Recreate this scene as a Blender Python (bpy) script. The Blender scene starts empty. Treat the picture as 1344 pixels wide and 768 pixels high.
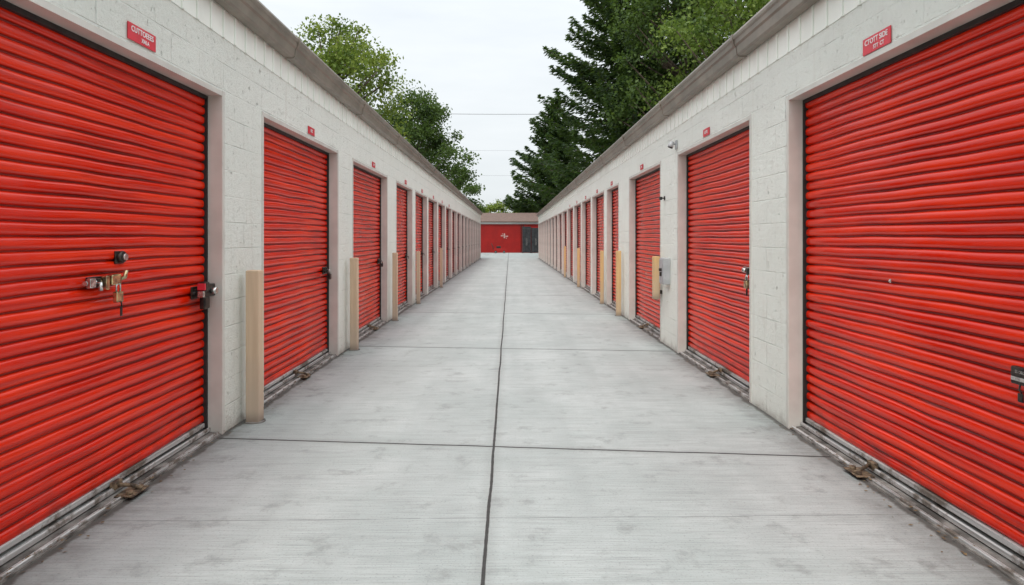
import bpy, bmesh, math, random
import numpy as np
from mathutils import Vector, Matrix
PI = math.pi
C = bpy.context.scene.collection
rnd = random.Random(7)

# ------------------------------------------------------------------ node helper
class NT:
    def __init__(s, name):
        s.m = bpy.data.materials.new(name); s.m.use_nodes = True
        s.t = s.m.node_tree; s.n = s.t.nodes
        s.b = s.n['Principled BSDF']; s.out = s.n['Material Output']
        s.tc = s.n.new('ShaderNodeTexCoord')
        sx = s.n.new('ShaderNodeSeparateXYZ'); s.l(s.tc.outputs['Object'], sx.inputs[0])
        s.x, s.y, s.z = sx.outputs
    def l(s, a, b): s.t.links.new(a, b)
    def put(s, v, inp):
        if isinstance(v, (int, float, tuple, list)): inp.default_value = v
        else: s.l(v, inp)
    def math(s, op, a, b=0.0, c=None, clamp=False):
        n = s.n.new('ShaderNodeMath'); n.operation = op; n.use_clamp = clamp
        s.put(a, n.inputs[0]); s.put(b, n.inputs[1])
        if c is not None: s.put(c, n.inputs[2])
        return n.outputs[0]
    def vec(s, x, y, z):
        n = s.n.new('ShaderNodeCombineXYZ'); s.put(x, n.inputs[0]); s.put(y, n.inputs[1]); s.put(z, n.inputs[2]); return n.outputs[0]
    def obj(s): return s.tc.outputs['Object']
    def scaled(s, a, b, c):
        return s.vec(s.math('MULTIPLY', s.x, a), s.math('MULTIPLY', s.y, b), s.math('MULTIPLY', s.z, c))
    def noise(s, vec, scale, detail=3, rough=.55):
        n = s.n.new('ShaderNodeTexNoise'); s.l(vec, n.inputs['Vector'])
        n.inputs['Scale'].default_value = scale; n.inputs['Detail'].default_value = detail; n.inputs['Roughness'].default_value = rough
        return n.outputs['Fac']
    def ss(s, v, a, b, lo=0.0, hi=1.0):       # smoothstep map
        n = s.n.new('ShaderNodeMapRange'); n.interpolation_type = 'SMOOTHSTEP'
        s.put(v, n.inputs[0]); n.inputs[1].default_value = a; n.inputs[2].default_value = b
        n.inputs[3].default_value = lo; n.inputs[4].default_value = hi
        return n.outputs[0]
    def mix(s, f, a, b, mode='MIX'):
        n = s.n.new('ShaderNodeMix'); n.data_type = 'RGBA'; n.blend_type = mode
        s.put(f, n.inputs[0])
        for v, i in ((a, 6), (b, 7)):
            if isinstance(v, (tuple, list)) and len(v) == 3: v = (*v, 1)
            s.put(v, n.inputs[i])
        return n.outputs[2]
    def bump(s, h, strength, dist, prev=None):
        n = s.n.new('ShaderNodeBump'); n.inputs['Strength'].default_value = strength; n.inputs['Distance'].default_value = dist
        s.l(h, n.inputs['Height'])
        if prev is not None: s.l(prev, n.inputs['Normal'])
        return n.outputs[0]
    def fin(s, col, rough=.6, normal=None, metal=0.0, spec=None):
        if isinstance(col, (tuple, list)) and len(col) == 3: col = (*col, 1)
        s.put(col, s.b.inputs['Base Color']); s.put(rough, s.b.inputs['Roughness']); s.put(metal, s.b.inputs['Metallic'])
        if spec is not None: s.b.inputs['Specular IOR Level'].default_value = spec
        if normal is not None: s.l(normal, s.b.inputs['Normal'])
        return s.m

def simple(name, c1, c2, scale=8, rough=.5, metal=0.0, bump=.2, dist=.003):
    m = NT(name); f = m.ss(m.noise(m.obj(), scale, 4), .35, .65)
    return m.fin(m.mix(f, c1, c2), rough, m.bump(m.noise(m.obj(), scale*5, 2), bump, dist), metal)

# red roll-up door paint
def door_mat():
    m = NT('red_door_paint')
    oi = m.n.new('ShaderNodeObjectInfo')
    off = m.math('MULTIPLY', oi.outputs['Random'], 37.0)
    yy = m.math('ADD', m.y, off)
    v2 = m.vec(0.0, m.math('MULTIPLY', yy, .7), m.math('MULTIPLY', m.z, 22))
    v4 = m.vec(0.0, m.math('MULTIPLY', yy, .5), m.math('MULTIPLY', m.z, 5))
    v3 = m.vec(0.0, yy, m.z)
    s2 = m.noise(v2, 1.4, 2); s4 = m.noise(v4, 1.5, 2); cl = m.noise(v3, 1.6, 3); cl2 = m.noise(v3, 6, 3)
    col = m.mix(m.ss(s4, .35, .68), (.64, .0135, .0016), (.78, .029, .0028))
    col = m.mix(m.ss(s2, .47, .68, 0, .65), col, (.40, .0065, .0014))
    groove_shade = m.ss(m.x, -.136, -.147)
    col = m.mix(m.math('MULTIPLY', groove_shade, .75), col, (.11, .005, .002))  # shade of the rib valleys painted into the colour as dark maroon
    dirt = m.math('MULTIPLY', m.ss(m.z, .40, .08), m.ss(cl2, .38, .7))
    col = m.mix(m.math('MULTIPLY', dirt, .4), col, (.12, .02, .012))
    r = m.math('ADD', m.math('MULTIPLY', s4, .22), m.math('MULTIPLY', cl2, .13))
    nb = m.bump(cl, .38, .03)
    return m.fin(col, r, nb, spec=.34)
# painted block
def block_mat():
    m = NT('painted_block')
    br = m.n.new('ShaderNodeTexBrick')
    m.l(m.vec(m.y, m.z, 0.0), br.inputs['Vector'])
    br.inputs['Scale'].default_value = 1; br.inputs['Brick Width'].default_value = .405; br.inputs['Row Height'].default_value = .203
    br.inputs['Mortar Size'].default_value = .006; br.inputs['Mortar Smooth'].default_value = .9
    br.offset = .5
    gap = m.ss(m.noise(m.obj(), 2.3, 3), .38, .66, .15, 1)
    f = m.math('MULTIPLY', br.outputs['Fac'], gap)
    n1 = m.noise(m.obj(), 1.2, 4); n2 = m.noise(m.obj(), 22, 6, .82); pits = m.ss(m.noise(m.obj(), 16, 6, .82), .605, .655)
    n3 = m.noise(m.obj(), 7, 4, .6)
    col = m.mix(m.ss(n1, .3, .7), (.91, .94, .865), (.87, .90, .825))
    col = m.mix(m.ss(n3, .45, .75, 0, .22), col, (.75, .765, .70))
    col = m.mix(m.math('MULTIPLY', f, .10), col, (.50, .48, .43))
    col = m.mix(m.math('MULTIPLY', pits, .34), col, (.50, .46, .38))
    streak = m.math('MULTIPLY', m.ss(m.noise(m.scaled(7, 7, .5), 1.6, 3), .58, .76), .22)
    col = m.mix(streak, col, (.60, .55, .45))
    d = m.math('MULTIPLY', m.ss(m.math('ADD', m.z, m.math('MULTIPLY', n3, .30)), .28, .10), .6)
    col = m.mix(d, col, (.36, .33, .28))
    h = m.math('SUBTRACT', m.math('MULTIPLY', n2, 1.6), m.math('ADD', m.math('MULTIPLY', f, .7), pits))
    return m.fin(col, .5, m.bump(h, 1.0, .014))
def concrete_mat():
    m = NT('broomed_concrete')
    wob = m.math('MULTIPLY', m.math('SUBTRACT', m.noise(m.scaled(0, 1, 0), .5, 4), .5), .035)
    jx = m.math('ABSOLUTE', m.math('ADD', m.math('ADD', m.x, .115), wob))
    wob2 = m.math('MULTIPLY', m.math('SUBTRACT', m.noise(m.scaled(1, .2, 0), 1.0, 4), .5), .05)
    yy = m.math('ADD', m.math('ADD', m.y, m.math('MULTIPLY', m.x, .10)), wob2)
    pp = m.math('PINGPONG', m.math('SUBTRACT', yy, 4.93), 2.2)
    med = m.noise(m.obj(), 4, 6, .7); fine = m.noise(m.obj(), 80, 2, .7)
    edge = m.math('MULTIPLY', m.noise(m.obj(), 16, 2), .006)
    lj = m.ss(m.math('SUBTRACT', jx, edge), .001, .007, 1, 0)
    tj = m.ss(m.math('SUBTRACT', pp, edge), .003, .011, 1, 0)
    yy2 = m.math('ADD', m.math('ADD', m.y, m.math('MULTIPLY', m.x, -.02)), wob2)
    pp2 = m.math('PINGPONG', m.math('SUBTRACT', yy2, 3.68), 2.2)
    hj = m.math('MULTIPLY', m.ss(pp2, .002, .008, 1, 0), m.ss(med, .35, .5, .35, .9))
    slab = m.n.new('ShaderNodeTexWhiteNoise'); slab.noise_dimensions = '2D'
    m.l(m.vec(m.math('FLOOR', m.math('DIVIDE', m.math('SUBTRACT', yy, 4.93), 4.4)), m.math('SIGN', m.math('ADD', m.x, .115)), 0.0), slab.inputs['Vector'])
    broom = m.noise(m.scaled(1.6, 75, 1), 1.6, 3, .65)
    broom2 = m.noise(m.scaled(.8, 9, 1), 1.6, 5, .75)
    scr = m.noise(m.vec(m.math('ADD', m.math('MULTIPLY', m.x, 2.0), m.math('MULTIPLY', m.y, .9)), m.math('MULTIPLY', m.math('SUBTRACT', m.y, m.math('MULTIPLY', m.x, .25)), 34), 0.0), 1.1, 2)
    track = m.noise(m.scaled(2.2, .14, 1), 1.2, 3)
    big = m.noise(m.obj(), .9, 6, .65)
    col = m.mix(m.ss(big, .32, .68), (.39, .425, .412), (.49, .520, .508))
    col = m.mix(m.ss(track, .35, .7, 0, .4), col, (.32, .343, .335))
    col = m.mix(m.ss(broom2, .47, .68, 0, .40), col, (.27, .288, .28))
    col = m.mix(m.ss(med, .53, .70, 0, .62), col, (.235, .245, .235))
    col = m.mix(m.ss(broom, .45, .68, 0, .50), col, (.235, .248, .24))
    col = m.mix(m.ss(fine, .55, .72, 0, .50), col, (.17, .173, .168))
    col = m.mix(m.math('MULTIPLY', m.ss(scr, .70, .78), m.ss(big, .45, .6, 0, .6)), col, (.62, .64, .62))
    col = m.mix(m.math('MULTIPLY', slab.outputs['Value'], .16), col, (.29, .308, .30))
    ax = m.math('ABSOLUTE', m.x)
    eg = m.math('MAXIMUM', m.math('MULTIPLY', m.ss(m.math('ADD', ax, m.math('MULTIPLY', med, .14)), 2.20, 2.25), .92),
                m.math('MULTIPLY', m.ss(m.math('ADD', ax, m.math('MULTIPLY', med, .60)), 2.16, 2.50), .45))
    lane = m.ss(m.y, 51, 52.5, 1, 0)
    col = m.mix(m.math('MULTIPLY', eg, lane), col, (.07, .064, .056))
    near = m.ss(m.math('MINIMUM', jx, pp), .0, .09, .28, 0)
    col = m.mix(near, col, (.20, .20, .19))
    col = m.mix(m.math('MULTIPLY', hj, .55), col, (.11, .11, .105))
    jj = m.math('MAXIMUM', lj, tj)
    col = m.mix(m.math('MULTIPLY', jj, .95), col, (.035, .033, .031))
    h = m.math('SUBTRACT', m.math('ADD', m.math('MULTIPLY', broom, .6), m.math('MULTIPLY', fine, .2)), m.math('MULTIPLY', jj, 2.0))
    return m.fin(col, .7, m.bump(h, .8, .010), spec=.3)
def wood_mat(name, a, b):
    m = NT(name)
    g = m.noise(m.scaled(14, 14, 1.0), 1.5, 3); w = m.noise(m.obj(), 3, 3)
    col = m.mix(m.ss(g, .3, .75), a, b)
    col = m.mix(m.ss(m.math('ADD', m.z, m.math('MULTIPLY', w, .8)), 1.0, .45, 0, .5), col, (.46, .39, .32))
    col = m.mix(m.math('MULTIPLY', m.ss(m.z, .12, .0), .6), col, (.15, .13, .11))
    return m.fin(col, .65, m.bump(g, .2, .002))
def leaf_mat(name, a, b, c):
    m = NT(name)
    g = m.n.new('ShaderNodeNewGeometry')
    cl = m.noise(m.obj(), .55, 2)
    col = m.mix(g.outputs['Random Per Island'], a, b)
    col = m.mix(m.ss(cl, .45, .68), col, c)
    m.fin(col, .55, spec=.25)
    tr = m.n.new('ShaderNodeBsdfTranslucent'); m.l(m.mix(.5, col, (.25, .38, .05)), tr.inputs['Color'])
    mx = m.n.new('ShaderNodeMixShader'); mx.inputs[0].default_value = .28
    m.l(m.b.outputs[0], mx.inputs[1]); m.l(tr.outputs[0], mx.inputs[2]); m.l(mx.outputs[0], m.out.inputs['Surface'])
    return m.m
def ground_mat():
    m = NT('grass_ground')
    col = m.mix(m.ss(m.noise(m.obj(), .8, 5), .35, .65), (.06, .09, .03), (.12, .12, .06))
    return m.fin(col, .9, m.bump(m.noise(m.obj(), 20, 3), .5, .03))
def galv_mat():
    m = NT('galvanised_sill')
    v = m.scaled(8, .8, 40)
    a = m.noise(v, 1.3, 4); r = m.noise(m.obj(), 4, 6, .7)
    col = m.mix(m.ss(a, .35, .7), (.58, .58, .565), (.30, .295, .285))
    col = m.mix(m.ss(r, .47, .60, 0, .82), col, (.10, .07, .045))
    return m.fin(col, m.ss(r, .45, .6, .38, .8), m.bump(r, .6, .005), .25)

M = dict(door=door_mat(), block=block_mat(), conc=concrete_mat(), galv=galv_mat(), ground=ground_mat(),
    jamb=simple('jamb_paint', (.64, .625, .575), (.56, .545, .50), 3, .42, 0, .15),
    panel=simple('white_metal_panel', (.89, .915, .85), (.82, .845, .78), 2.5, .5, 0, .3, .006),
    gutter=simple('taupe_gutter', (.25, .212, .17), (.18, .155, .125), 3, .38, .1, .15),
    roof=simple('roof_metal', (.42, .41, .40), (.33, .32, .31), 2, .5, .3),
    dark=simple('dark_rubber', (.010, .009, .009), (.025, .022, .020), 12, .6),
    iron=simple('dark_iron', (.018, .017, .018), (.07, .06, .05), 30, .35, .7, .4),
    rust=simple('rusty_iron', (.26, .19, .12), (.07, .05, .035), 25, .7, .4, .8, .006),
    sill=simple('worn_concrete_sill', (.055, .048, .042), (.25, .23, .21), 5, .85, 0, .9, .01),
    brass=simple('worn_brass', (.78, .62, .34), (.34, .26, .17), 28, .22, .95, .3),
    chrome=simple('worn_steel', (.70, .69, .67), (.36, .35, .34), 40, .25, .9, .2),
    signred=simple('sign_red', (.66, .028, .050), (.58, .025, .042), 12, .4),
    white=simple('white_paint', (.86, .85, .84), (.78, .77, .76), 12, .5),
    greybox=simple('grey_box_paint', (.46, .47, .48), (.38, .39, .40), 8, .45, .1),
    wood=wood_mat('pale_post_wood', (.64, .48, .33), (.56, .41, .28)),
    wood2=wood_mat('amber_post_wood', (.68, .44, .20), (.56, .35, .16)),
    bark=simple('bark', (.07, .05, .035), (.13, .10, .075), 6, .9, 0, .8, .03),
    shingle=simple('brown_shingle', (.18, .115, .09), (.12, .08, .065), 5, .85, 0, .5, .02),
    redwall=simple('red_door_far', (.44, .008, .005), (.36, .006, .004), 1.2, .55),
    cabinet=simple('charcoal_cabinet', (.020, .021, .024), (.045, .046, .05), 4, .5, .2),
    wire=simple('wire', (.16, .16, .17), (.20, .20, .21), 4, .6),
    fade=simple('faded_mark', (.66, .50, .48), (.50, .25, .22), 6, .6),
    deadleaf=simple('dead_leaves', (.22, .15, .07), (.09, .06, .035), 30, .9),
    leafA=leaf_mat('leaf_fresh', (.13, .185, .03), (.26, .31, .05), (.07, .115, .02)),
    leafB=leaf_mat('leaf_mid', (.042, .082, .020), (.090, .14, .030), (.026, .052, .015)),
    leafC=leaf_mat('leaf_olive', (.09, .145, .024), (.18, .24, .042), (.045, .085, .018)),
    needle=leaf_mat('needle_dark', (.015, .037, .013), (.046, .088, .022), (.011, .027, .010)),
)

# ------------------------------------------------------------------ mesh helper
class MB:
    def __init__(s): s.bm = bmesh.new()
    def box(s, x0, x1, y0, y1, z0, z1, bev=0):
        mt = Matrix.Translation(((x0+x1)/2, (y0+y1)/2, (z0+z1)/2)) @ Matrix.Diagonal((abs(x1-x0), abs(y1-y0), abs(z1-z0), 1))
        r = bmesh.ops.create_cube(s.bm, size=1, matrix=mt)
        if bev:
            es = set(e for v in r['verts'] for e in v.link_edges)
            bmesh.ops.bevel(s.bm, geom=list(es), offset=bev, segments=2, affect='EDGES', profile=.5)
        return s
    def tube(s, pts, rad, seg=8, caps=True):
        pts = [Vector(p) for p in pts]; n = len(pts)
        if not hasattr(rad, '__len__'): rad = [rad]*n
        rings = []; up = None
        for i, p in enumerate(pts):
            d = (pts[min(i+1, n-1)] - pts[max(i-1, 0)]).normalized()
            if up is None:
                up = Vector((0, 0, 1)) if abs(d.z) < .9 else Vector((1, 0, 0))
            a = d.cross(up).normalized(); b = a.cross(d).normalized(); up = b
            rings.append([s.bm.verts.new(p + (a*math.cos(2*PI*k/seg) + b*math.sin(2*PI*k/seg))*rad[i]) for k in range(seg)])
        for i in range(n-1):
            for k in range(seg):
                f = s.bm.faces.new((rings[i][k], rings[i][(k+1) % seg], rings[i+1][(k+1) % seg], rings[i+1][k])); f.smooth = True
        if caps: s.bm.faces.new(rings[0]); s.bm.faces.new(rings[-1][::-1])
        return s
    def prism(s, prof, y0, y1, dz=0):        # (x,z) profile run along y
        a = [s.bm.verts.new((x, y0, z+dz)) for x, z in prof]; b = [s.bm.verts.new((x, y1, z+dz)) for x, z in prof]
        n = len(prof)
        for i in range(n): s.bm.faces.new((a[i], a[(i+1) % n], b[(i+1) % n], b[i]))
        s.bm.faces.new(a); s.bm.faces.new(b[::-1]); return s
    def build(s, name, mat, parent=None, loc=(0, 0, 0), rz=0):
        bmesh.ops.recalc_face_normals(s.bm, faces=s.bm.faces)
        me = bpy.data.meshes.new(name); s.bm.to_mesh(me); s.bm.free()
        me.materials.append(mat)
        return link(name, me, parent, loc, rz)
def link(name, me, parent=None, loc=(0, 0, 0), rz=0):
    o = bpy.data.objects.new(name, me); C.objects.link(o)
    o.parent = parent; o.location = loc; o.rotation_euler = (0, 0, rz); return o
def tag(o, label=None, cat=None, group=None, kind=None):
    if label: o['label'] = label
    if cat: o['category'] = cat
    if group: o['group'] = group
    if kind: o['kind'] = kind
    return o
def empty(name, loc, rz=0): return link(name, None, None, loc, rz)
ORD = ['first', 'second', 'third', 'fourth', 'fifth', 'sixth', 'seventh', 'eighth', 'ninth', 'tenth', 'eleventh', 'twelfth', 'thirteenth', 'fourteenth', 'fifteenth', 'sixteenth', 'seventeenth', 'eighteenth', 'nineteenth']

# ------------------------------------------------------------------ ground
bm = MB(); b = bm.bm
vs = [b.verts.new(p) for p in ((-500, -200, -.006), (500, -200, -.006), (500, 900, -.006), (-500, 900, -.006))]; b.faces.new(vs)
tag(bm.build('ground', M['ground']), kind='structure')
bm = MB(); b = bm.bm
def quad(x0, x1, y0, y1, z):
    b.faces.new([b.verts.new(p) for p in ((x0, y0, z), (x1, y0, z), (x1, y1, z), (x0, y1, z))])
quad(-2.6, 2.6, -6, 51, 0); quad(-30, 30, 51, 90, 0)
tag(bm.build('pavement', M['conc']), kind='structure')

# ------------------------------------------------------------------ doors
DT, DZ = 2.585, .062
def curtain_mesh(w, seed, nseg=30):
    r = random.Random(seed); ribs = 35
    ph = [r.uniform(0, 6.28) for _ in range(8)]
    dents = [(r.uniform(.3, w-.3), r.uniform(.3, 2.2), r.uniform(.12, .35), r.uniform(.004, .010)) for _ in range(6)]
    # crisp rolled rib: broad rounded crown, narrow deep valley; (fraction of pitch, depth)
    pr = [(0, 0), (.045, .48), (.12, .80), (.25, .96), (.42, 1), (.60, .96), (.74, .80), (.84, .48), (.90, 0)]
    ys = np.linspace(.030, w-.030, nseg+1)
    V = []; F = []; H = (DT-DZ-.03)/ribs; rows = 0
    for rib in range(ribs):
        amp = 1+.10*math.sin(rib*2.3+ph[0])
        for fz, a in pr:
            z = DZ+.03+H*(rib+fz)
            for y in ys:
                wob = .0028*math.sin(y*2.1+z*1.3+ph[1]) + .0016*math.sin(y*5.3-z*4.1+ph[2]) + .0012*math.sin(y*11+rib*1.9+ph[3])
                zz = z + .0034*math.sin(y*1.7+ph[4]+z) + .0014*math.sin(y*4.9+rib*.8+ph[5]) + .0010*math.sin(y*9.7+ph[6]+z*3)
                dn = 0
                for dy, dz_, dr, dd in dents:
                    q = ((y-dy)/dr)**2 + ((z-dz_)/(dr*.5))**2
                    if q < 6: dn += dd*math.exp(-q)
                zz -= dn*.7
                V.append((-.148 + (.023*a*amp)*(1-dn*25) + wob, y, zz))
            rows += 1
    n = nseg+1
    for j in range(rows-1):
        for i in range(nseg):
            F.append((j*n+i, j*n+i+1, (j+1)*n+i+1, (j+1)*n+i))
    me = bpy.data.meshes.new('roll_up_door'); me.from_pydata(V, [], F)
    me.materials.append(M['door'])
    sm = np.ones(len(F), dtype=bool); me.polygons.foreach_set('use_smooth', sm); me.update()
    return me
def make_door(parent, a, w, seed, near=False, latch=True):
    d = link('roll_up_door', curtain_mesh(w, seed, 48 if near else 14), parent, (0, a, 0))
    f = MB()
    f.box(-.22, .006, -.03, .012, 0, 2.63, .003); f.box(-.22, .006, w-.012, w+.03, 0, 2.63, .003)
    f.box(-.22, .004, .0125, w-.0125, 2.588, 2.625)
    f.build('door_frame', M['jamb'], d)
    g = MB()
    g.box(-.172, -.105, .013, .032, .05, 2.587); g.box(-.172, -.105, w-.032, w-.013, .05, 2.587)
    g.box(-.19, -.105, .033, w-.033, 2.558, 2.587)
    g.build('guide_channel', M['dark'], d)
    bb = MB(); bb.box(-.165, -.118, .035, w-.035, DZ, DZ+.033, .005)
    bb.build('bottom_bar', M['galv'], d)
    t = MB(); t.prism([(-.24, 0), (-.004, 0), (-.006, .010), (-.05, .014), (-.055, .020), (-.24, .03)], .013, w-.013)
    t.build('sill', M['sill'], d)
    t = MB(); t.prism([(-.21, .031), (-.085, .031), (-.085, .054), (-.09, .059), (-.096, .059), (-.10, .042), (-.21, .042)], .015, w-.015)
    t.build('threshold_angle', M['galv'], d)
    t = MB(); t.prism([(-.046, .012), (-.016, .009), (-.016, .024), (-.021, .028), (-.026, .026), (-.028, .018), (-.046, .020)], .02, w-.02)
    t.build('track_rail', M['galv'], d)
    if latch:
        l = MB(); y = w-.2; z = 1.1
        l.box(-.124, -.112, y-.06, y+.13, z-.045, z+.045, .003)
        l.box(-.112, -.088, y-.04, y-.015, z-.03, z+.03, .003); l.box(-.112, -.088, y+.04, y+.065, z-.03, z+.03, .003)
        l.tube([(-.1, y-.09, z), (-.1, w-.008, z)], .011, 8)
        l.tube([(-.1, y+.0, z), (-.05, y+.0, z), (-.045, y, z-.05)], .007, 6)
        l.build('latch', M['iron'], d)
    return d
def dup_door(src, parent, y):
    r = src.copy(); C.objects.link(r); r.parent = parent; r.location = (0, y, 0)
    for ch in src.children:
        c = ch.copy(); C.objects.link(c); c.parent = r
    return r

def storage_building(side, doors, y0, y1, label):
    """side -1 left, +1 right. local frame: wall face at x=0 looking to +x, local y runs with world y (left) or against it (right)"""
    root = empty('storage_building', (side*2.2, 0, 0), 0 if side < 0 else PI)
    tag(root, label, 'storage building')
    e = -.01 if side < 0 else -.085            # eave height differs a little between the two
    L = [(a, b) if side < 0 else (-b, -a) for a, b in doors]; L.sort()
    lo, hi = (y0, y1) if side < 0 else (-y1, -y0)
    top = 3.32+e
    w = MB(); cur = lo
    for a, b in L:
        w.box(-.28, 0, cur, a, 0, top); w.box(-.28, 0, a, b, 2.6, top); cur = b
    w.box(-.28, 0, cur, hi, 0, top)
    w.box(-8, -.281, lo, lo+.2, 0, top); w.box(-8, -.281, hi-.2, hi, 0, top); w.box(-8, -7.8, lo+.201, hi-.201, 0, top)
    w.build('wall', M['block'], root)
    # ribbed upper panel
    p = MB(); p.box(.001, .005, lo, hi, 3.05+e, 3.30+e)
    y = lo+.1
    while y < hi-.1:
        p.box(.004, .016, y, y+.03, 3.048+e, 3.298+e, .003); y += .22
    p.build('header_panel', M['panel'], root)
    # roof
    r = MB(); r.prism([(.05, 3.40), (.05, 3.46), (-4, 3.78), (-8.15, 3.46), (-8.15, 3.40), (-4, 3.70)], lo-.1, hi+.1, e)
    y = lo
    while y < hi:
        r.prism([(.04, 3.455), (.04, 3.49), (-4, 3.81), (-4, 3.775)], y, y+.04, e); y += .6
    r.build('roof', M['roof'], root)
    # gutter: back flange, trough with a bead at the lip
    g = MB(); g.prism([(.020, 3.262), (.095, 3.262), (.112, 3.278), (.120, 3.345), (.134, 3.362), (.138, 3.40), (.152, 3.412), (.156, 3.435), (.150, 3.455), (.135, 3.455), (.12, 3.40), (.04, 3.38), (.020, 3.395)], lo-.1, hi+.1, e)
    y = lo+.5
    while y < hi:
        g.prism([(.021, 3.255), (.097, 3.256), (.117, 3.274), (.125, 3.342), (.140, 3.360), (.160, 3.41), (.160, 3.46), (.145, 3.46), (.143, 3.42), (.116, 3.366), (.104, 3.288), (.09, 3.268), (.021, 3.268)], y, y+.05, e); y += 3.05
    g.build('gutter', M['gutter'], root)
    ds = []; proto = {}
    order = sorted(doors, key=lambda d: d[0])
    for i, (a, b) in enumerate(order):
        wd = round(b-a, 3); ly = a if side < 0 else -b
        if i < 4: d = make_door(root, ly, wd, 10*i+(5 if side > 0 else 1), True, latch=not (side > 0 and i == 0))
        elif wd in proto: d = dup_door(proto[wd], root, ly)
        else: d = proto[wd] = make_door(root, ly, wd, 77+i, False)
        ds.append(d)
    return root, ds, order
DL = [(2.6, 5.25), (6.11, 8.76), (9.61, 12.3), (13.29, 15.45)] + [(15.97+2.55*k, 18.20+2.55*k) for k in range(14)]
DR = [(2.7, 5.41), (6.27, 8.96), (10.0, 12.6), (13.85, 15.5)] + [(16.0+2.6*k, 18.28+2.6*k) for k in range(14)]
bL, doorsL, oL = storage_building(-1, DL, -3, 51.9, 'long white block storage building with red roll-up doors, left of the lane')
bR, doorsR, oR = storage_building(1, DR, -3, 52.6, 'long white block storage building with red roll-up doors, right of the lane')

# floor brackets at the sills of the near doors
def bracket(door, y):
    f = MB()
    f.box(-.06, .05, y-.09, y+.09, .020, .028, .003)
    f.tube([(.01, y-.05, .02), (.01, y-.05, .048)], .02, 8); f.tube([(.02, y+.05, .02), (.02, y+.05, .043)], .016, 8)
    f.tube([(-.09, y-.02, .07), (-.02, y+.02, .055), (.04, y+.03, .03)], .012, 7)
    f.box(-.11, -.075, y-.045, y+.035, .045, .09, .006)
    f.build('floor_bracket', M['rust'], door)
def wy(side, world_y, door_iv):   # world y -> y inside a door
    return world_y-door_iv[0] if side < 0 else door_iv[1]-world_y
for ds, o, s, lst in ((doorsL, oL, -1, ((0, 4.0), (1, 7.35), (2, 11.2))), (doorsR, oR, 1, ((0, 4.33), (1, 7.45), (2, 11.4)))):
    for i, y in lst: bracket(ds[i], wy(s, y, o[i]))
k = MB(); y = wy(-1, 4.08, oL[0])
k.tube([(-.128, y, 1.39), (-.095, y, 1.39)], [.036, .033], 16); k.box(-.13, -.118, y-.045, y+.045, 1.35, 1.425, .004)
lc = k.build('lock_cylinder', M['iron'], doorsL[0])
k = MB(); k.tube([(-.096, y, 1.39), (-.080, y, 1.39)], .020, 12); k.build('key_plug', M['chrome'], doorsL[0])
k = MB(); y = wy(-1, 3.88, oL[0])
k.box(-.128, -.116, y-.12, y+.13, 1.222, 1.286, .004)
for q in (-.06, .06): k.box(-.117, -.085, y+q-.018, y+q+.018, 1.228, 1.278, .005)
k.build('slide_bolt', M['iron'], doorsL[0])
k = MB()
k.tube([(-.10, y-.17, 1.255), (-.10, y+.15, 1.255)], .014, 8)
k.tube([(-.09, y-.09, 1.25), (-.06, y-.09, 1.25), (-.055, y-.10, 1.21)], .011, 8)
k.box(-.098, -.068, y-.165, y-.115, 1.228, 1.282, .006)
k.build('bolt_bar', M['chrome'], doorsL[0])
k = MB()
k.box(-.095, -.058, y-.035, y-.005, 1.21, 1.29, .006)
k.box(-.086, -.05, y+.01, y+.10, 1.232, 1.295, .008)
k.tube([(-.07, y+.10, 1.26), (-.045, y+.12, 1.275), (-.04, y+.125, 1.315)], .013, 8)
k.build('bolt_keeper', M['brass'], doorsL[0])
k = MB(); y = wy(1, 4.19, oR[0])
k.tube([(-.125, y, 1.24), (-.116, y, 1.24)], .006, 12); k.box(-.128, -.122, y-.008, y+.008, 1.228, 1.252, .003)
k.build('rivet_plate', M['chrome'], doorsR[0])

# ------------------------------------------------------------------ text
def text_mesh(txt, size, mat, off=.0004):
    cu = bpy.data.curves.new('t', 'FONT'); cu.body = txt; cu.size = size; cu.align_x = 'CENTER'; cu.align_y = 'CENTER'; cu.extrude = .001; cu.offset = off
    o = bpy.data.objects.new('t', cu); C.objects.link(o)
    me = bpy.data.meshes.new_from_object(o.evaluated_get(bpy.context.evaluated_depsgraph_get()))
    bpy.data.objects.remove(o); bpy.data.curves.remove(cu)
    me.transform(Matrix(((0, 0, 1, 0), (1, 0, 0, 0), (0, 1, 0, 0), (0, 0, 0, 1))))
    me.materials.clear(); me.materials.append(mat); return me
SIDE = {-1: ('left', 0), 1: ('right', PI)}
def place(name, side, y, z, n=0):
    return empty(name, (side*(2.2-n), y, z), SIDE[side][1])
txts = {(-1, 0): ('CUTTOEEES', 'XALA'), (1, 0): ('CTOTT SIDE', 'STT  CT'), (-1, 1): ('UEC', ''), (1, 1): ('UOTE', '')}
def sign(side, i, y, z):
    nm = SIDE[side][0]
    hw, hh = (.155, .050) if i < 1 else (.12, .042)
    o = place('unit_sign', side, y, z, .004)
    tag(o, 'small red sign with white lettering above the %s door on the %s side' % (ORD[i], nm), 'sign', 'red unit signs above the doors')
    p = MB(); p.box(0, .006, -hw, hw, -hh, hh, .002); p.build('plate', M['signred'], o)
    t = txts.get((side, i), ('UNIT', ''))
    link('lettering', text_mesh(t[0], .046, M['white']), o, (.0075, 0, .018 if t[1] else 0))
    if t[1]: link('lettering', text_mesh(t[1], .034, M['white']), o, (.0075, .03, -.025))
SY = {(-1, 0): 4.09, (-1, 1): 7.58, (1, 0): 4.10, (1, 1): 7.65}
for side, o in ((-1, oL), (1, oR)):
    for i in range(8):
        a, b = o[i]; sign(side, i, SY.get((side, i), (a+b)/2+.1), (2.70 if side < 0 else 2.678) if i < 1 else 2.685)

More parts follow.
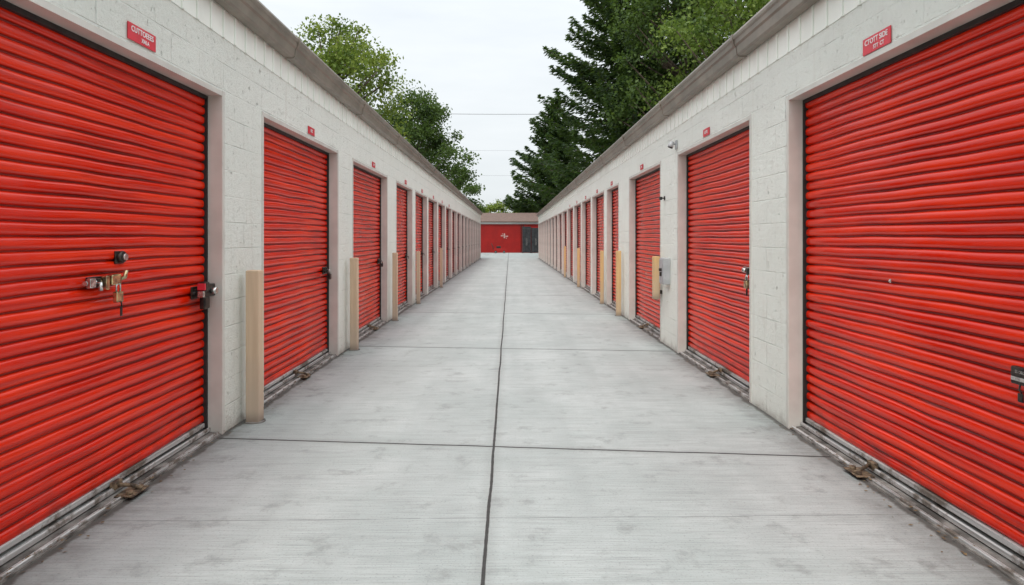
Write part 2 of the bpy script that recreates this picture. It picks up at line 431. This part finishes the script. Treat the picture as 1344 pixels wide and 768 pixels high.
# ------------------------------------------------------------------ padlocks
def padlock(side, y, z, n, label, mat='brass', sc=1.0):
    o = place('padlock', side, y, z, n); tag(o, label, 'padlock', 'padlocks on the doors'); o.scale = (sc, sc, sc)
    b = MB(); b.box(-.014, .014, -.03, .03, -.06, 0, .006); b.build('body', M[mat], o)
    s = MB(); s.tube([(0, -.019, -.005)]+[(0, -.019*math.cos(t), .025+.019*math.sin(t)) for t in np.linspace(0, PI, 9)]+[(0, .019, -.005)], .005, 8)
    s.build('shackle', M['chrome'], o)
    return o
pl = padlock(-1, 3.95, 1.195, -.055, 'worn brass padlock with hanging key on the bolt of the nearest left door', 'brass', 1.05)
b = MB(); b.tube([(.016, 0, -.055), (.018, .004, -.085)], .004, 6); b.box(.013, .018, -.008, .012, -.135, -.08, .002); b.build('key', M['iron'], pl)
padlock(-1, 5.06, 1.07, -.05, 'dark padlock at the edge latch of the nearest left door', 'iron', 1.5)
padlock(-1, 8.56, 1.06, -.05, 'dark padlock on the latch of the second left door', 'iron', 1.2)
padlock(-1, 12.1, 1.06, -.05, 'small padlock on the latch of the third left door', 'iron', 1.0)
padlock(1, 6.46, 1.10, -.03, 'brass padlock on the hasp of the second right door', 'brass', 1.2)
padlock(1, 10.2, 1.06, -.05, 'small padlock on the latch of the third right door', 'chrome', 1.0)
# black lock box with label and tag at the right frame edge
o = place('lock_box', 1, 3.055, .885, -.10); tag(o, 'small black lock box with white label and hanging tag on the nearest right door', 'lock box')
b = MB(); b.box(-.0, .030, -.055, .055, -.040, .040, .006); b.build('case', M['iron'], o)
link('lettering', text_mesh('SS OSO', .018, M['chrome'], .0002), o, (.031, .005, .018))
b = MB(); b.box(.0301, .036, -.045, .045, -.022, -.004, .002); b.build('slide', M['chrome'], o)
b = MB(); b.tube([(.025, .0, -.03), (.03, .0, -.06), (.025, .01, -.075)], .004, 6); b.box(.022, .030, -.012, .02, -.115, -.075, .003); b.build('tag', M['iron'], o)
# edge lock assembly that spans the jamb on the left near door
o = place('door_lock', -1, 5.13, 1.12, -.09); tag(o, 'chunky dark lock case with red band at the far edge of the nearest left door', 'lock')
b = MB(); b.box(.0, .055, -.10, .08, -.055, .04, .008); b.box(.01, .07, -.12, -.05, -.01, .06, .01); b.build('case', M['iron'], o)
b = MB(); b.tube([(.05, .0, -.01), (.10, .0, -.01)], [.02, .026], 12); b.build('knob', M['chrome'], o)
b = MB(); b.box(.02, .066, -.150, -.122, -.05, -.005, .004); b.build('latch_tongue', M['chrome'], o)
b = MB(); b.box(.015, .072, -.121, -.140, .002, .05, .003); b.build('red_band', M['signred'], o)
# strap on right second door
o = place('hasp', 1, 6.5, 1.20, -.08); tag(o, 'steel hasp with hanging dark strap at the near edge of the second right door', 'hasp')
b = MB(); b.box(.0, .03, -.11, .10, -.03, .03, .005); b.tube([(.02, -.02, .0), (.07, -.02, .0)], .020, 10); b.build('plate', M['chrome'], o)
b = MB(); b.box(.03, .05, .02, .07, -.04, .02, .006); b.tube([(.03, -.0, -.02), (.035, .005, -.12), (.03, -.01, -.24)], .008, 6); b.build('strap', M['iron'], o)

# ------------------------------------------------------------------ wall fixtures on the right pier
o = place('wall_lamp', 1, 9.02, 2.73, 0); tag(o, 'small grey wall lamp on the right pier beyond the second door', 'wall lamp')
b = MB(); b.box(.0, .02, -.04, .04, -.06, .06, .006); b.tube([(.02, 0, .01), (.06, 0, .015)], .014, 8); b.build('base', M['greybox'], o)
b = MB(); b.tube([(.055, 0, .045), (.08, 0, .0), (.088, 0, -.03)], [.02, .034, .038], 14); b.build('head', M['greybox'], o)
b = MB(); b.tube([(.0882, 0, -.0304), (.091, 0, -.037)], .033, 14); b.build('lens', M['dark'], o)
o = place('security_sensor', 1, 9.72, 2.07, 0); tag(o, 'small black sensor on a bracket high on the second right pier', 'sensor')
b = MB(); b.box(0, .015, -.02, .02, -.03, .03, .004); b.tube([(.015, 0, 0), (.045, 0, .0)], .009, 8); b.build('bracket', M['iron'], o)
b = MB(); b.box(.04, .08, -.025, .025, -.025, .02, .008); b.build('housing', M['dark'], o)
o = place('electrical_box', 1, 9.5, 1.05, 0); tag(o, 'grey electrical box with small lock on the second right pier behind the wooden plank', 'electrical box')
b = MB(); b.box(0, .10, -.11, .11, -.18, .18, .008); b.build('case', M['greybox'], o)
b = MB(); b.box(.101, .11, -.095, .095, -.16, .16, .003); b.build('cover', M['greybox'], o)
b = MB(); b.tube([(.11, .05, .02), (.145, .05, .02)], .022, 10); b.box(.111, .135, .03, .07, -.07, -.01, .003); b.build('lock', M['iron'], o)

# ------------------------------------------------------------------ wooden posts
def post(x, y, h, mat, label, w=.13):
    o = empty('wooden_post', (x, y, 0)); tag(o, label, 'post', 'wooden guard posts by the walls'); o.rotation_euler = (0, 0, rnd.uniform(-.05, .05))
    b = MB(); b.box(-w/2, w/2, -w/2, w/2, 0, h, .010)
    b.build('timber', M[mat], o)
    b = MB(); b.tube([(0, 0, 0), (0, 0, .010)], w*.76, 14); b.build('footing_collar', M['sill'], o)
for i, (y, h, w) in enumerate(((5.62, 1.24, .112), (9.22, 1.24, .10), (12.5, 1.24, .09), (15.68, 1.2, .08), (20.9, 1.2, .08))):
    post(-2.09, y, h, 'wood', 'pale wooden post against the left wall, %s from the camera' % ORD[i], w)
for i, (y, h, w) in enumerate(((13.3, 1.26, .095), (15.7, 1.22, .08), (21.05, 1.2, .08), (26.25, 1.2, .075))):
    post(2.11, y, h, 'wood2', 'amber wooden post against the right wall, %s from the camera' % ORD[i], w)
o = empty('wooden_bumper', (2.12, 9.93, .62)); tag(o, 'amber wooden plank fixed clear of the ground on the second right pier', 'plank')
b = MB(); b.box(-.05, .045, -.05, .05, 0, .62, .01); b.build('timber', M['wood2'], o)
b = MB(); b.box(.046, .08, -.04, .04, .08, .13); b.box(.046, .08, -.04, .04, .5, .55); b.build('wall_bracket', M['iron'], o)

# ------------------------------------------------------------------ leaf litter along the sills
def raw_quads(name, P, mat, parent=None, smooth=False):
    n = len(P)//4
    me = bpy.data.meshes.new(name); me.vertices.add(n*4); me.vertices.foreach_set('co', np.asarray(P, dtype=np.float32).ravel())
    me.loops.add(n*4); me.loops.foreach_set('vertex_index', np.arange(n*4, dtype=np.int32))
    me.polygons.add(n); me.polygons.foreach_set('loop_start', np.arange(0, n*4, 4, dtype=np.int32))
    try: me.polygons.foreach_set('loop_total', np.full(n, 4, dtype=np.int32))
    except Exception: pass
    me.update(calc_edges=True); me.validate(); me.materials.append(mat)
    return link(name, me, parent)
R = np.random.RandomState(3)
def leaf_quads(ctr, size, aspect=.55, dirs=None, R=R):
    n = len(ctr)
    a = R.normal(size=(n, 3)) if dirs is None else dirs + R.normal(size=(n, 3))*.3
    a /= np.linalg.norm(a, axis=1)[:, None]
    c = R.normal(size=(n, 3)); b = np.cross(a, c); b /= np.linalg.norm(b, axis=1)[:, None]
    s = (size*R.uniform(.6, 1.3, n))[:, None]
    V = np.stack([ctr-a*s*.5, ctr+b*s*.5*aspect-a*s*.05, ctr+a*s*.5, ctr-b*s*.5*aspect-a*s*.05], 1)
    return V.reshape(-1, 3)
n = 620
side = R.choice([-1, 1], n); yy = 2.5+R.exponential(5.0, n) % 26; xx = side*(2.235-R.exponential(.035, n)); zz = R.uniform(.004, .012, n)
inb = np.abs(xx) > 2.19; zz = np.where(inb, .024, zz)
ctr = np.stack([xx, yy, zz], 1)
ang = R.uniform(0, 6.28, n); dirs = np.stack([np.cos(ang), np.sin(ang), np.zeros(n)], 1)
s = R.uniform(.005, .016, n)[:, None]; perp = np.stack([-np.sin(ang), np.cos(ang), R.uniform(-.2, .4, n)], 1)
V = np.stack([ctr-dirs*s, ctr+perp*s*.5, ctr+dirs*s, ctr-perp*s*.5+np.array([0, 0, .002])], 1).reshape(-1, 3)
tag(raw_quads('leaf_litter', V, M['deadleaf']), 'scattered dry brown leaf crumbs along the door sills', 'leaf litter', kind='stuff')

# ------------------------------------------------------------------ trees
def broadleaf(loc, H, Rr, cb, ncl, lpc, size, mat, seed, label, group=None, fill=.45, limb=1.0):
    R = np.random.RandomState(seed); root = empty('broadleaf_tree', loc); tag(root, label, 'tree', group)
    t = MB(); r0 = H*.018
    tp = [(math.sin(k*.9+seed)*.12*k/4, math.cos(k*1.1+seed)*.12*k/4, H*.8*k/8) for k in range(9)]
    t.tube(tp, [r0*(1-.1*k) for k in range(9)], 10)
    cz = (cb+H)/2; hz = (H-cb)/2; cs = []
    while len(cs) < ncl:
        p = R.uniform(-1, 1, 3); rr = np.linalg.norm(p)
        if rr > 1 or (rr < fill and R.rand() < .7): continue
        taper = 1-.35*max(p[2], 0)**1.5
        bulge = 1+.12*math.sin(3*math.atan2(p[1], p[0])+seed)+.07*math.sin(5*p[2]+seed)
        cs.append((p[0]*Rr*taper*bulge, p[1]*Rr*taper*bulge, cz+p[2]*hz))
    P = []
    for c in cs:
        c = np.array(c); cr = Rr*R.uniform(.12, .26)
        k = max(1, min(7, int((c[2]-np.hypot(c[0], c[1])*.5)/(H*.8)*8))); a = Vector(tp[k]); e = Vector(c)
        mid = (a+e)/2 + Vector((0, 0, -.06*(e-a).length))
        if R.rand() < .8: t.tube([a, mid, e], [r0*.32*limb, r0*.2*limb, r0*.07*limb], 5)
        m = int(lpc*R.uniform(.5, 1.4)*(cr/(Rr*.2))**2)
        q = R.normal(size=(m, 3)); q /= np.linalg.norm(q, axis=1)[:, None]
        q *= (cr*R.uniform(.15, 1.5, m)**.9)[:, None]; q[:, 2] *= .68
        P.append(leaf_quads(c+q, size, .6, None, R))
    t.build('trunk', M['bark'], root)
    raw_quads('crown', np.concatenate(P), M[mat], root)
    return root
def conifer(loc, H, Rr, base, mat, seed, label, step=.5, nb=7, dens=1.0, group=None, size=.42, pw=.78):
    R = np.random.RandomState(seed); root = empty('conifer_tree', loc); tag(root, label, 'tree', group)
    t = MB(); t.tube([(0, 0, H*k/8) for k in range(9)], [H*.016*(1-k/8.3) for k in range(9)], 9)
    P = []; z = base
    while z < H-.3:
        f = (z-base)/(H-base)
        L0 = Rr*(1-f)**pw*(1.0+.14*math.sin(z*1.3+seed))
        if f < .12: L0 *= .75+f*2
        for q in range(nb):
            az = R.uniform(0, 2*PI); L = L0*R.uniform(.6, 1.14)+.3; z0 = z+R.uniform(-.3, .3)
            el = .23-.41*(1-f)+R.uniform(-.15, .15)
            u = np.linspace(0, 1, 6)
            pts = np.stack([np.cos(az)*L*u, np.sin(az)*L*u, z0+L*(el*u+.27*(u**2)*(1-f*.4)-.10*np.sin(u*PI))], 1)
            t.tube([Vector(p) for p in pts[::1]], [max(.012, .05*(1-v)*(L/4)) for v in u], 4, False)
            m = int(L/.16*7.5*dens)
            v = R.uniform(.10, 1.03, m)**.8
            c = np.stack([np.interp(v, u, pts[:, k]) for k in range(3)], 1)
            wd = (.16+.30*L*.5*np.clip(1.08-v, 0, 1))
            lat = R.uniform(-1, 1, m)*wd
            c[:, 0] += -np.sin(az)*lat; c[:, 1] += np.cos(az)*lat; c[:, 2] += -np.abs(lat)*.28-R.uniform(0, 1, m)**2*.58+.08
            sg = np.sign(lat)
            d = np.stack([np.cos(az)*.85-np.sin(az)*sg*.55, np.sin(az)*.85+np.cos(az)*sg*.55, np.full(m, -.28)], 1)
            P.append(leaf_quads(c, size, .28, d, R))
        z += step*R.uniform(.8, 1.25)
    t.build('trunk', M['bark'], root)
    raw_quads('crown', np.concatenate(P), M[mat], root)
    return root
# left trees
broadleaf((-11.7, 45, 0), 16.2, 5.0, 3, 140, 185, .24, 'leafA', 4, 'bright green broadleaf tree rising behind the left roof, tallest on that side', limb=1.2)
broadleaf((-8.9, 62, 0), 14.8, 4.8, 2.5, 170, 210, .26, 'leafB', 9, 'darker green broadleaf tree beyond the far end of the left building')
broadleaf((-6.3, 80, 0), 9.8, 3.2, 2.5, 60, 160, .28, 'leafB', 12, 'low green tree behind the darker left tree, just left of the far red building')
# right trees
conifer((10.5, 57, 0), 33, 9.3, 3.2, 'needle', 5, 'huge dark conifer with feathery layered branches beyond the right building', .53, 9, .95, size=.50, pw=.78)
conifer((5.3, 82, 0), 18.6, 6.0, 3.5, 'needle', 8, 'smaller dark conifer behind the far red building, right of the lane', .5, 9, 1.0, size=.52)
broadleaf((13.4, 50, 0), 25, 5.6, 4, 150, 230, .27, 'leafB', 16, 'mid green broadleaf tree behind the right roof, beside the huge dark conifer')
broadleaf((15.6, 43, 0), 22.0, 6.4, 4, 170, 220, .27, 'leafC', 21, 'olive green broadleaf tree above the right roof, rightmost of the trees')
# far trees
for i, (x, y, h, r, mt) in enumerate(((-6.2, 112, 7.6, 3.0, 'leafC'), (-1.9, 118, 8.0, 3.6, 'leafA'), (2.2, 115, 7.6, 3.2, 'leafC'), (6.4, 120, 9.0, 3.4, 'leafB'))):
    broadleaf((x, y, 0), h, r, 1.5, 44, 120, .35, mt, 30+i, 'distant green tree above the far red building, %s from left' % ORD[i], 'distant trees past the red building')

# ------------------------------------------------------------------ far red building
E = empty('red_storage_building', (0, 72, 0)); tag(E, 'low building with red doors and brown shingle roof closing the far end of the lane', 'building')
b = MB(); b.box(-14, 14, 0, 9, 0, 3.05); b.build('wall', M['redwall'], E)
b = MB(); b.box(-14.1, 14.1, -.12, -.001, 3.0, 3.20, .01); b.build('fascia', M['white'], E)
b = MB(); bb = b.bm
pr = [(-.35, 3.20), (-.35, 3.28), (4.5, 4.35), (9.35, 3.28), (9.35, 3.20)]
A = [bb.verts.new((-14.3, y, z)) for y, z in pr]; B = [bb.verts.new((14.3, y, z)) for y, z in pr]
for i in range(5): bb.faces.new((A[i], A[(i+1) % 5], B[(i+1) % 5], B[i]))
bb.faces.new(A); bb.faces.new(B[::-1]); b.build('roof', M['shingle'], E)
for j, (x0, x1) in enumerate(((-12.6, -8.4), (-7.9, -3.6), (-3.3, 1.15), (1.5, 5.6), (6.2, 10.4))):
    d = MB()
    nn = 24
    for k in range(nn):
        z0 = .06+2.86*k/nn
        d.box(x0, x1, -.05, -.002, z0, z0+2.86/nn-.022, .0)
    d.box(x0, x1, -.03, -.001, .0, 2.93)
    d = d.build('roll_up_door', M['redwall'], E)
    f = MB(); f.box(x0-.08, x0-.002, -.07, -.001, 0, 2.96); f.box(x1+.002, x1+.08, -.07, -.001, 0, 2.96); f.build('door_frame', M['iron'], d)
    if j == 2:
        e = MB(); cx, cz = -.56, 1.75
        e.box(cx-.07, cx+.07, -.062, -.052, cz-.22, cz+.28); e.box(cx-.38, cx-.08, -.062, -.052, cz-.03, cz+.08); e.box(cx+.08, cx+.38, -.062, -.052, cz-.07, cz+.03)
        for sx, sz in ((-1, 1), (1, -1)): e.tube([(cx+sx*.2, -.052, cz+sz*.22), (cx+sx*.2, -.064, cz+sz*.22)], .05, 10)
        e.build('emblem', M['fade'], d)
# dark metal cabinets
for i, x in enumerate((1.72, 2.66)):
    o = empty('metal_cabinet', (x, 70.2, 0)); tag(o, 'tall charcoal metal cabinet by the far red building, %s of the pair' % ('left' if i == 0 else 'right'), 'cabinet', 'charcoal cabinets by the far building')
    b = MB(); b.box(-.45, .45, -.4, .4, .08, 2.70 - .12*i, .01); b.build('body', M['cabinet'], o)
    for sx in (-1, 1):
        b = MB(); b.box(sx*.222-.195, sx*.222+.195, -.43, -.401, .18, 2.52-.12*i, .01); dd = b.build('door', M['cabinet'], o)
        b = MB(); b.box(sx*.05-.012, sx*.05+.012, -.46, -.431, .8, 1.5, .004); b.build('handle', M['chrome'], dd)
    b = MB()
    for sx in (-1, 1):
        for sy in (-1, 1): b.box(sx*.4-.03, sx*.4+.03, sy*.35-.03, sy*.35+.03, 0, .08)
    b.build('feet', M['iron'], o)
# cart
o = empty('hand_cart', (-1.0, 69.5, 0)); tag(o, 'small red flatbed cart parked in front of the far red door', 'cart')
b = MB(); b.box(-.6, .6, -.3, .3, .26, .34, .01); b.box(-.6, .6, -.3, -.26, .341, .5); b.box(-.6, .6, .26, .3, .341, .5); b.build('platform', M['redwall'], o)
b = MB(); b.tube([(-.6, -.25, .34), (-.85, -.25, 1.0), (-.85, .25, 1.0), (-.6, .25, .34)], .03, 8); b.build('handle', M['iron'], o)
for sx in (-1, 1):
    for sy in (-1, 1):
        b = MB(); b.tube([(sx*.42, sy*.31, .13), (sx*.42, sy*.37, .13)], .13, 14); w = b.build('wheel', M['dark'], o)
        b = MB(); b.tube([(sx*.42, sy*.371, .13), (sx*.42, sy*.38, .13)], .06, 10); b.build('rim', M['chrome'], w)
b = MB(); b.box(-.35, .1, -.2, .2, .341, .72, .02); b.build('crate', M['dark'], o)

# ------------------------------------------------------------------ power lines
for i, (z, y) in enumerate(((21.0, 100), (15.8, 100.8), (12.2, 101.6))):
    b = MB(); b.tube([(x, y, z-1.4+1.4*(x/45)**2) for x in np.linspace(-45, 45, 31)], .035 if i == 0 else .012, 5)
    tag(b.build('power_line', M['wire']), '%s thin power line crossing the sky between the trees' % ('topmost', 'middle', 'lowest')[i], 'power line', 'power lines between the trees')

# ------------------------------------------------------------------ light
W = bpy.data.worlds.new('World'); bpy.context.scene.world = W; W.use_nodes = True
nt = W.node_tree; bg = nt.nodes['Background']; bg.inputs['Strength'].default_value = .1
sd = Vector((-.12, -.55, .80)).normalized()
sky = nt.nodes.new('ShaderNodeTexSky'); sky.sky_type = 'NISHITA'; sky.sun_disc = False
sky.sun_elevation = math.asin(sd.z); sky.sun_rotation = math.atan2(sd.x, sd.y); sky.dust_density = 2.5
tc = nt.nodes.new('ShaderNodeTexCoord'); mp = nt.nodes.new('ShaderNodeMapping'); mp.inputs['Scale'].default_value = (1, 1, 5)
nz = nt.nodes.new('ShaderNodeTexNoise'); nz.inputs['Scale'].default_value = 2.2; nz.inputs['Detail'].default_value = 6; nz.inputs['Roughness'].default_value = .55
nt.links.new(tc.outputs['Generated'], mp.inputs[0]); nt.links.new(mp.outputs[0], nz.inputs['Vector'])
mr = nt.nodes.new('ShaderNodeMapRange'); mr.inputs[1].default_value = .3; mr.inputs[2].default_value = .7; mr.inputs[3].default_value = .78; mr.inputs[4].default_value = .98
nt.links.new(nz.outputs['Fac'], mr.inputs[0])
mx = nt.nodes.new('ShaderNodeMix'); mx.data_type = 'RGBA'; nt.links.new(mr.outputs[0], mx.inputs[0])
nt.links.new(sky.outputs[0], mx.inputs[6]); mx.inputs[7].default_value = (9.3, 9.75, 10.0, 1)
# overcast dome: brighter towards the zenith
sp = nt.nodes.new('ShaderNodeSeparateXYZ'); nt.links.new(tc.outputs['Generated'], sp.inputs[0])
def wm(op, a, b):
    n = nt.nodes.new('ShaderNodeMath'); n.operation = op
    for v, i in ((a, 0), (b, 1)):
        if isinstance(v, (int, float)): n.inputs[i].default_value = v
        else: nt.links.new(v, n.inputs[i])
    return n.outputs[0]
zz = wm('MAXIMUM', sp.outputs[2], 0.0); gain = wm('ADD', wm('MULTIPLY', wm('POWER', zz, 2.0), 1.75), .97)
vm = nt.nodes.new('ShaderNodeVectorMath'); vm.operation = 'SCALE'
nt.links.new(mx.outputs[2], vm.inputs[0]); nt.links.new(gain, vm.inputs['Scale'])
nt.links.new(vm.outputs[0], bg.inputs['Color'])
sl = bpy.data.lights.new('sun', 'SUN'); sl.energy = 1.5; sl.angle = math.radians(10); sl.color = (1, .96, .90)
so = bpy.data.objects.new('sun', sl); C.objects.link(so); so.rotation_euler = sd.to_track_quat('Z', 'Y').to_euler()

# ------------------------------------------------------------------ camera
cam = bpy.data.cameras.new('camera'); co = bpy.data.objects.new('camera', cam); C.objects.link(co)
co.location = (0, 0, 1.5); co.rotation_euler = (PI/2, 0, 0)
cam.lens = 36*900/1344; cam.sensor_width = 36; cam.shift_x = .0022; cam.shift_y = -71/1344; cam.clip_end = 2000
bpy.context.scene.camera = co
vs = bpy.context.scene.view_settings; vs.view_transform = 'Standard'; vs.look = 'None'; vs.exposure = 0
